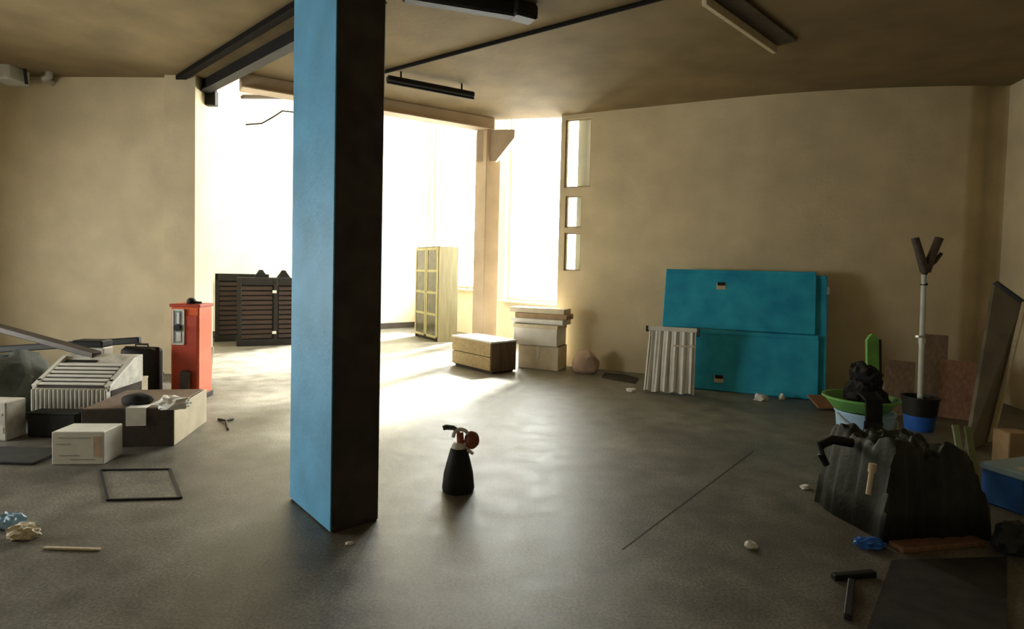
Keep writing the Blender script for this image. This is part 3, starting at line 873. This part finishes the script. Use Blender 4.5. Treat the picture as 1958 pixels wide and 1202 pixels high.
# ------------------------------------------------------------------ canister alone on the floor
kp = P(876, 936)
kn = thing('black_canister', 'small black tapered canister with a white ring handle alone on the floor', 'canister', kp, 0)
mesh1('tank', lambda b: lathe(b, [(.105, 0), (.11, .02), (.10, .12), (.075, .22), (.058, .285), (.045, .295)], 24), 'black', kn, True)
mesh1('collar', lambda b: lathe(b, [(.05, .285), (.052, .30), (.04, .325), (.03, .33)], 20), 'white', kn, True)
def ring(b):
    pts = [(.012 + .052 * math.cos(a), -.01, .365 + .055 * math.sin(a)) for a in [math.radians(-110 + 290 * k / 22) for k in range(23)]]
    tube(b, pts, .013, 10)
mesh1('ring_handle', ring, 'white', kn, True)
mesh1('pump_cap', lambda b: rod(b, (.01, -.005, .325), (.005, -.005, .40), .026, .022), 'brownred', kn, True)
mesh1('side_bulb', lambda b: crumple(b, (.085, 0, .345), (.052, .045, .062), 41, .08, 1.2, 3, False), 'brownred', kn, True)
mesh1('spout', lambda b: tube(b, [(.0, 0, .40), (-.04, 0, .425), (-.09, -.01, .432), (-.11, -.015, .425)], [.014, .016, .018, .016], 10), 'tarp', kn, True)
mesh1('lever', lambda b: bar(b, (.05, -.01, .285), (.10, -.015, .255), .022, .02, .004), 'white', kn)

# ------------------------------------------------------------------ pile on the right
# big heap of black sheeting: draped block
bh = NB()
bmesh.ops.create_grid(bh, x_segments=46, y_segments=46, size=1.0)
for v in bh.verts:
    x, y = v.co.x, v.co.y
    r = max(abs(x), abs(y))
    k = 1 - max(0, (r - .80)) / .20
    h = .48 * min(1, max(0, k)) ** .6
    n1 = noise.noise(Vector((x * 2.1, y * 2.1, 3.3))); n2 = noise.noise(Vector((x * 6, y * 6, 9.1)))
    z = h * (1 + .18 * n1) + .05 * n2 * (k > .1) + (.06 if x < -.2 and k > .5 else 0)
    v.co = Vector((x * (.31 + .03 * (1 - k)) + .03 * n1, y * .31 + .03 * n2, max(.004, z)))
o = obj('sheeting_heap', bh, 'sheet', None, True); o.location = (2.44, 3.56, 0); o.rotation_euler = (0, 0, math.radians(8))
so = o.modifiers.new('thickness', 'SOLIDIFY'); so.thickness = .004; so.offset = 1
tag(o, 'big heap covered with black sheeting at the right', 'heap')
b = NB(); tube(b, [Q(1628, 846, 3.56), Q(1592, 840, 3.55), Q(1570, 850, 3.52), Q(1570, 868, 3.5), Q(1580, 888, 3.5)], [.03, .028, .026, .022, .02], 10)
o = obj('black_hook', b, 'black', None, True); tag(o, 'curved black arm sticking out of the black heap', 'hook')
b = NB(); rod(b, Q(1668, 892, 3.17), Q(1660, 945, 3.13), .013); rod(b, Q(1669, 886, 3.17), Q(1667, 902, 3.17), .02)
o = obj('wooden_stub', b, 'palewood'); tag(o, 'short pale handle poking from the front of the black heap', 'handle')
b = NB(); crumple(b, (0, 0, 0), (.085, .05, .03), 51, .4, 2.4); o = obj('blue_rag', b, 'blue'); o.location = P(1662, 1044) ; tag(o, 'small bright blue rag at the foot of the black heap', 'rag')
for p0, p1 in (((1826, 812), (1850, 945)), ((1850, 815), (1872, 955))):
    b = NB(); bar(b, Q(*p0, 4.02), Q(*p1, 3.78), .04, .022, .004); o = obj('stick', b, 'palegreen'); tag(o, 'pale green stick leaning at the black heap, ' + ('beside the blue box' if p0[0] > 1840 else 'farther from the blue box'), 'stick')

# bucket, basin and black bundle
bp_ = Vector((2.94, 4.72, 0))
bu = thing('light_blue_bucket', 'light blue bucket under the green basin', 'bucket', bp_)
mesh1('wall', lambda b: lathe(b, [(.17, 0), (.175, .01), (.215, .40), (.225, .40), (.225, .415), (.205, .415), (.165, .03)], 30), 'lblue', bu, True)
mesh1('bail', lambda b: tube(b, [(.225, 0, .39)] + [(.23 * math.cos(a), -.20 * math.sin(a) - .02, .39 - .13 * math.sin(a)) for a in [math.radians(20 * k) for k in range(1, 9)]] + [(-.225, 0, .39)], .006, 6), 'steel', bu, True)
ba = thing('green_basin', 'shallow green basin resting on the light blue bucket', 'basin', bp_ + Vector((-.04, 0, .417)), .2)
mesh1('bowl', lambda b: lathe(b, [(.17, 0), (.20, .01), (.27, .10), (.285, .10), (.285, .115), (.262, .115), (.19, .02)], 32), 'green', ba, True)
b = NB(); crumple(b, (0, 0, 0), (.15, .13, .19), 61, .45, 1.9, 4); crumple(b, (-.03, -.02, .22), (.11, .10, .10), 62, .5, 2.2, 3)
o = obj('black_bundle', b, 'blackcloth', None, True); o.location = bp_ + Vector((-.0, .0, .44)); tag(o, 'bundle of black cloth piled in the green basin', 'bundle')
def strap(b):
    pts = [(.0, -.20, .60), (.0, -.30, .56), (.0, -.31, .40), (.005, -.29, .18), (.0, -.32, .015)]
    for a, c in zip(pts, pts[1:]):
        bar(b, a, c, .13, .02, .004)
b = NB(); strap(b); o = obj('black_strap', b, 'blackcloth'); o.location = bp_ + Vector((-.12, .0, 0)); tag(o, 'wide black cloth hanging down in front of the light blue bucket', 'cloth')
gp = thing('green_plank', 'bright green plank with a black edge standing behind the green basin', 'plank', Q(1672, 800, 5.35).xy.to_3d())
def gpl(b):
    w, hh = .11, .98
    pts = [(-w / 2, 0), (w / 2, 0), (w / 2, hh - .05), (w / 2 - .02, hh - .012), (0, hh), (-w / 2 + .03, hh - .015), (-w / 2, hh - .06)]
    lo = [b.verts.new((x, -.015 + z * .10, z)) for x, z in pts]; hi = [b.verts.new((x, .015 + z * .10, z)) for x, z in pts]
    b.faces.new(lo); b.faces.new(hi[::-1])
    for k in range(len(pts)):
        b.faces.new((lo[k], hi[k], hi[(k + 1) % len(pts)], lo[(k + 1) % len(pts)]))
mesh1('board', gpl, 'green', gp)
mesh1('edge_strip', lambda b: bar(b, (.068, .0, .005), (.068, .093, .93), .03, .03, .004), 'black', gp)
b = NB(); box(b, (0, 0, .14), (.17, .14, .28), .006); box(b, (0, -.071, .05), (.10, .004, .03)); o = obj('orange_carton', b, 'palecarton'); o.location = Q(1690, 768, 6.9).xy.to_3d()
tag(o, 'small cream carton on the floor behind the green plank', 'box')

# forked pole in a bucket
fk = Q(1757, 815, 5.75); fk.z = 0
bb = thing('mop_bucket', 'dark bucket with a blue lower half holding the forked pole', 'bucket', fk)
mesh1('wall', lambda b: lathe(b, [(.12, 0), (.125, .01), (.14, .15), (.142, .15)], 24), 'blue', bb, True)
mesh1('upper_wall', lambda b: lathe(b, [(.145, .15), (.16, .32), (.17, .32), (.17, .335), (.15, .335), (.125, .16)], 24), 'black', bb, True)
fp = thing('forked_pole', 'tall pale grey pole with a dark forked head above the mop bucket', 'pole', fk)
pt = Q(1767, 525, 5.80) - fk
mesh1('pole', lambda b: rod(b, (0, 0, .17), pt, .026, .024), 'palegrey', fp, True)
mesh1('clamp', lambda b: (rod(b, Vector((0, 0, .17)).lerp(pt, .50), Vector((0, 0, .17)).lerp(pt, .54), .034), bar(b, Vector((0, 0, .17)).lerp(pt, .55), Vector((-.08, -.02, .17 + (pt.z - .17) * .555)), .03, .02)), 'steel', fp)
def q5(px, py):
    return Q(px, py, 5.80) - fk
def fork(b):
    tube(b, [q5(1767, 545), q5(1768, 515), q5(1771, 505)], [.036, .045, .05], 10)
    tube(b, [q5(1769, 518), q5(1760, 490), q5(1750, 455)], [.048, .04, .036], 10)
    tube(b, [q5(1770, 518), q5(1782, 488), q5(1796, 455)], [.048, .04, .04], 10)
    tube(b, [q5(1776, 508), q5(1788, 500), q5(1800, 484)], [.025, .02, .018], 8)
mesh1('fork_head', fork, 'darkwood', fp, True)

# boards leaning in the right corner
def leaner(name, label, cat, px0, px1, pytop, y0, y1, m, th=.03, trim=None, skew=0):
    """board standing on the floor at distance y0, its top at distance y1"""
    c = Q((px0 + px1) / 2, pytop, y1)
    w = (px1 - px0) * y1 / FPX
    xb = c.x * y0 / y1 + skew
    t = thing(name, label, cat, (xb, y0, 0), 0)
    b = NB(); bar(b, (0, 0, .012), (c.x - xb, y1 - y0, c.z), w, th, .004)
    obj('board', b, m, t)
    return t, Vector((c.x - xb, y1 - y0, c.z)), w
t1, v1, w1 = leaner('leaning_board', 'dark brown board leaning upright behind the forked pole', 'board', 1764, 1808, 640, 6.60, 6.95, 'brown')
t2, v2, w2 = leaner('leaning_board', 'wide red-brown board leaning beside the dark brown one', 'board', 1806, 1862, 690, 6.15, 6.45, 'redbrown')
t3, v3, w3_ = leaner('leaning_board', 'low tan-brown board standing left of the mop bucket', 'board', 1698, 1745, 690, 6.25, 6.50, 'brown')
# large dull panel with pale wooden edge
pA, pB = Q(1852, 832, 5.05), Q(1890, 826, 5.25)
pC, pD = Q(1955, 578, 5.95), Q(1903, 540, 6.15)
pA.z = pB.z = 0.01
lp = thing('grey_board', 'large dull grey-brown panel leaning in the right corner', 'panel', (pA.x, pA.y, 0))
def panel(b):
    n = (pB - pA).cross(pD - pA).normalized() * .03
    lo = [b.verts.new(p - Vector((pA.x, pA.y, 0))) for p in (pA, pB, pC, pD)]
    hi = [b.verts.new(p - Vector((pA.x, pA.y, 0)) - n) for p in (pA, pB, pC, pD)]
    for v in hi:
        v.co.z = max(v.co.z, .002)
    b.faces.new(lo); b.faces.new(hi[::-1])
    for k in range(4):
        b.faces.new((lo[k], hi[k], hi[(k + 1) % 4], lo[(k + 1) % 4]))
mesh1('sheet', panel, 'greybrown', lp)
mesh1('edge_lath', lambda b: bar(b, pB - Vector((pA.x + .02, pA.y + .05, -.02)), pC - Vector((pA.x + .02, pA.y + .05, 0)), .04, .04, .005), 'palewood', lp)
mesh1('top_lath', lambda b: bar(b, pD - Vector((pA.x, pA.y, 0)), pC - Vector((pA.x, pA.y, 0)), .05, .05, .006), 'black', lp)

# blue and white box, small carton, dark bag, board and mat at the right edge
bx = P(1878, 972)
bw_ = thing('blue_box', 'blue box with a white-striped top lying right of the black heap', 'box', bx + Vector((.34, .08, 0)), math.radians(18))
mesh1('body', lambda b: box(b, (0, 0, .12), (.44, .26, .24), .012), 'blue', bw_)
mesh1('lid', lambda b: box(b, (0, 0, .25), (.455, .275, .05), .01), 'lblue', bw_)
mesh1('stripe', lambda b: (box(b, (.02, -.06, .277), (.36, .05, .004), 0), box(b, (0, -.1315, .17), (.40, .004, .04), 0)), 'paper', bw_)
b = NB(); box(b, (0, 0, .16), (.18, .16, .32), .006); o = obj('tan_carton', b, 'carton'); o.location = Q(1932, 890, 4.55).xy.to_3d(); tag(o, 'small tan carton behind the blue box', 'box')
b = NB(); crumple(b, (0, 0, 0), (.10, .08, .12), 71, .3, 1.8); o = obj('dark_bag', b, 'sheet', None, True); o.location = P(1936, 1056); tag(o, 'small dark bag on the floor in front of the blue box', 'bag')
b = NB(); bar(b, P(1712, 1050) + Vector((0, 0, .014)), P(1870, 1036) + Vector((0, 0, .014)), .10, .028, .004); o = obj('floor_plank', b, 'redbrown'); tag(o, 'red-brown plank lying on the floor before the black heap', 'plank')
mq = [P(1705, 1075), P(1925, 1068), P(1925, 1215), P(1655, 1215)]
b = NB(); prism(b, [(p.x, p.y) for p in mq[::-1]], .001, .014); o = obj('rubber_mat', b, 'rubber'); tag(o, 'large black rubber mat on the floor in the right foreground', 'mat')
b = NB(); bar(b, P(1592, 1108) + Vector((0, 0, .015)), P(1672, 1101) + Vector((0, 0, .015)), .035, .03, .004); bar(b, P(1628, 1116) + Vector((0, 0, .015)), P(1620, 1186) + Vector((0, 0, .015)), .03, .03, .004)
o = obj('angle_bar', b, 'black'); tag(o, 'black angle bar lying beside the rubber mat', 'bar')

# scraps on the floor
for px, py, s, sd, lab in ((1435, 1046, (.035, .03, .022), 81, 'white paper scrap alone on the dark floor before the right pile'), (1541, 934, (.04, .03, .02), 82, 'white paper scrap on the floor left of the black heap'),
                           (1455, 765, (.09, .06, .05), 83, 'white rag at the foot of the lower blue door'), (1495, 764, (.035, .03, .05), 84, 'tiny white scrap beside the white rag under the blue doors'),
                           (1207, 748, (.06, .04, .03), 85, 'white scrap left of the off-white pleated panel'), (668, 1040, (.022, .016, .008), 86, 'tiny pale chip at the foot of the dark column')):
    b = NB(); crumple(b, (0, 0, 0), s, sd, .5, 2.5, 2); o = obj('paper_scrap', b, 'paper'); o.location = P(px, py); tag(o, lab, 'scrap')

# old joint line in the concrete
jt = NB(); bar(jt, P(1440, 862) + Vector((0, 0, .0008)), P(1190, 1050) + Vector((0, 0, .0008)), .009, .0016)
struct('trim_2', jt, 'skirt')

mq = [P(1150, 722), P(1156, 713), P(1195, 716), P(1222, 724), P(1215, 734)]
b = NB(); prism(b, [(p.x, p.y) for p in mq[::-1]], .001, .008); o = obj('dark_strip', b, 'rubber'); tag(o, 'dark flat patch at the wall foot between the pinkish sack and the white scrap', 'rug')  # thin dark sheet laid for the dark band along the wall foot
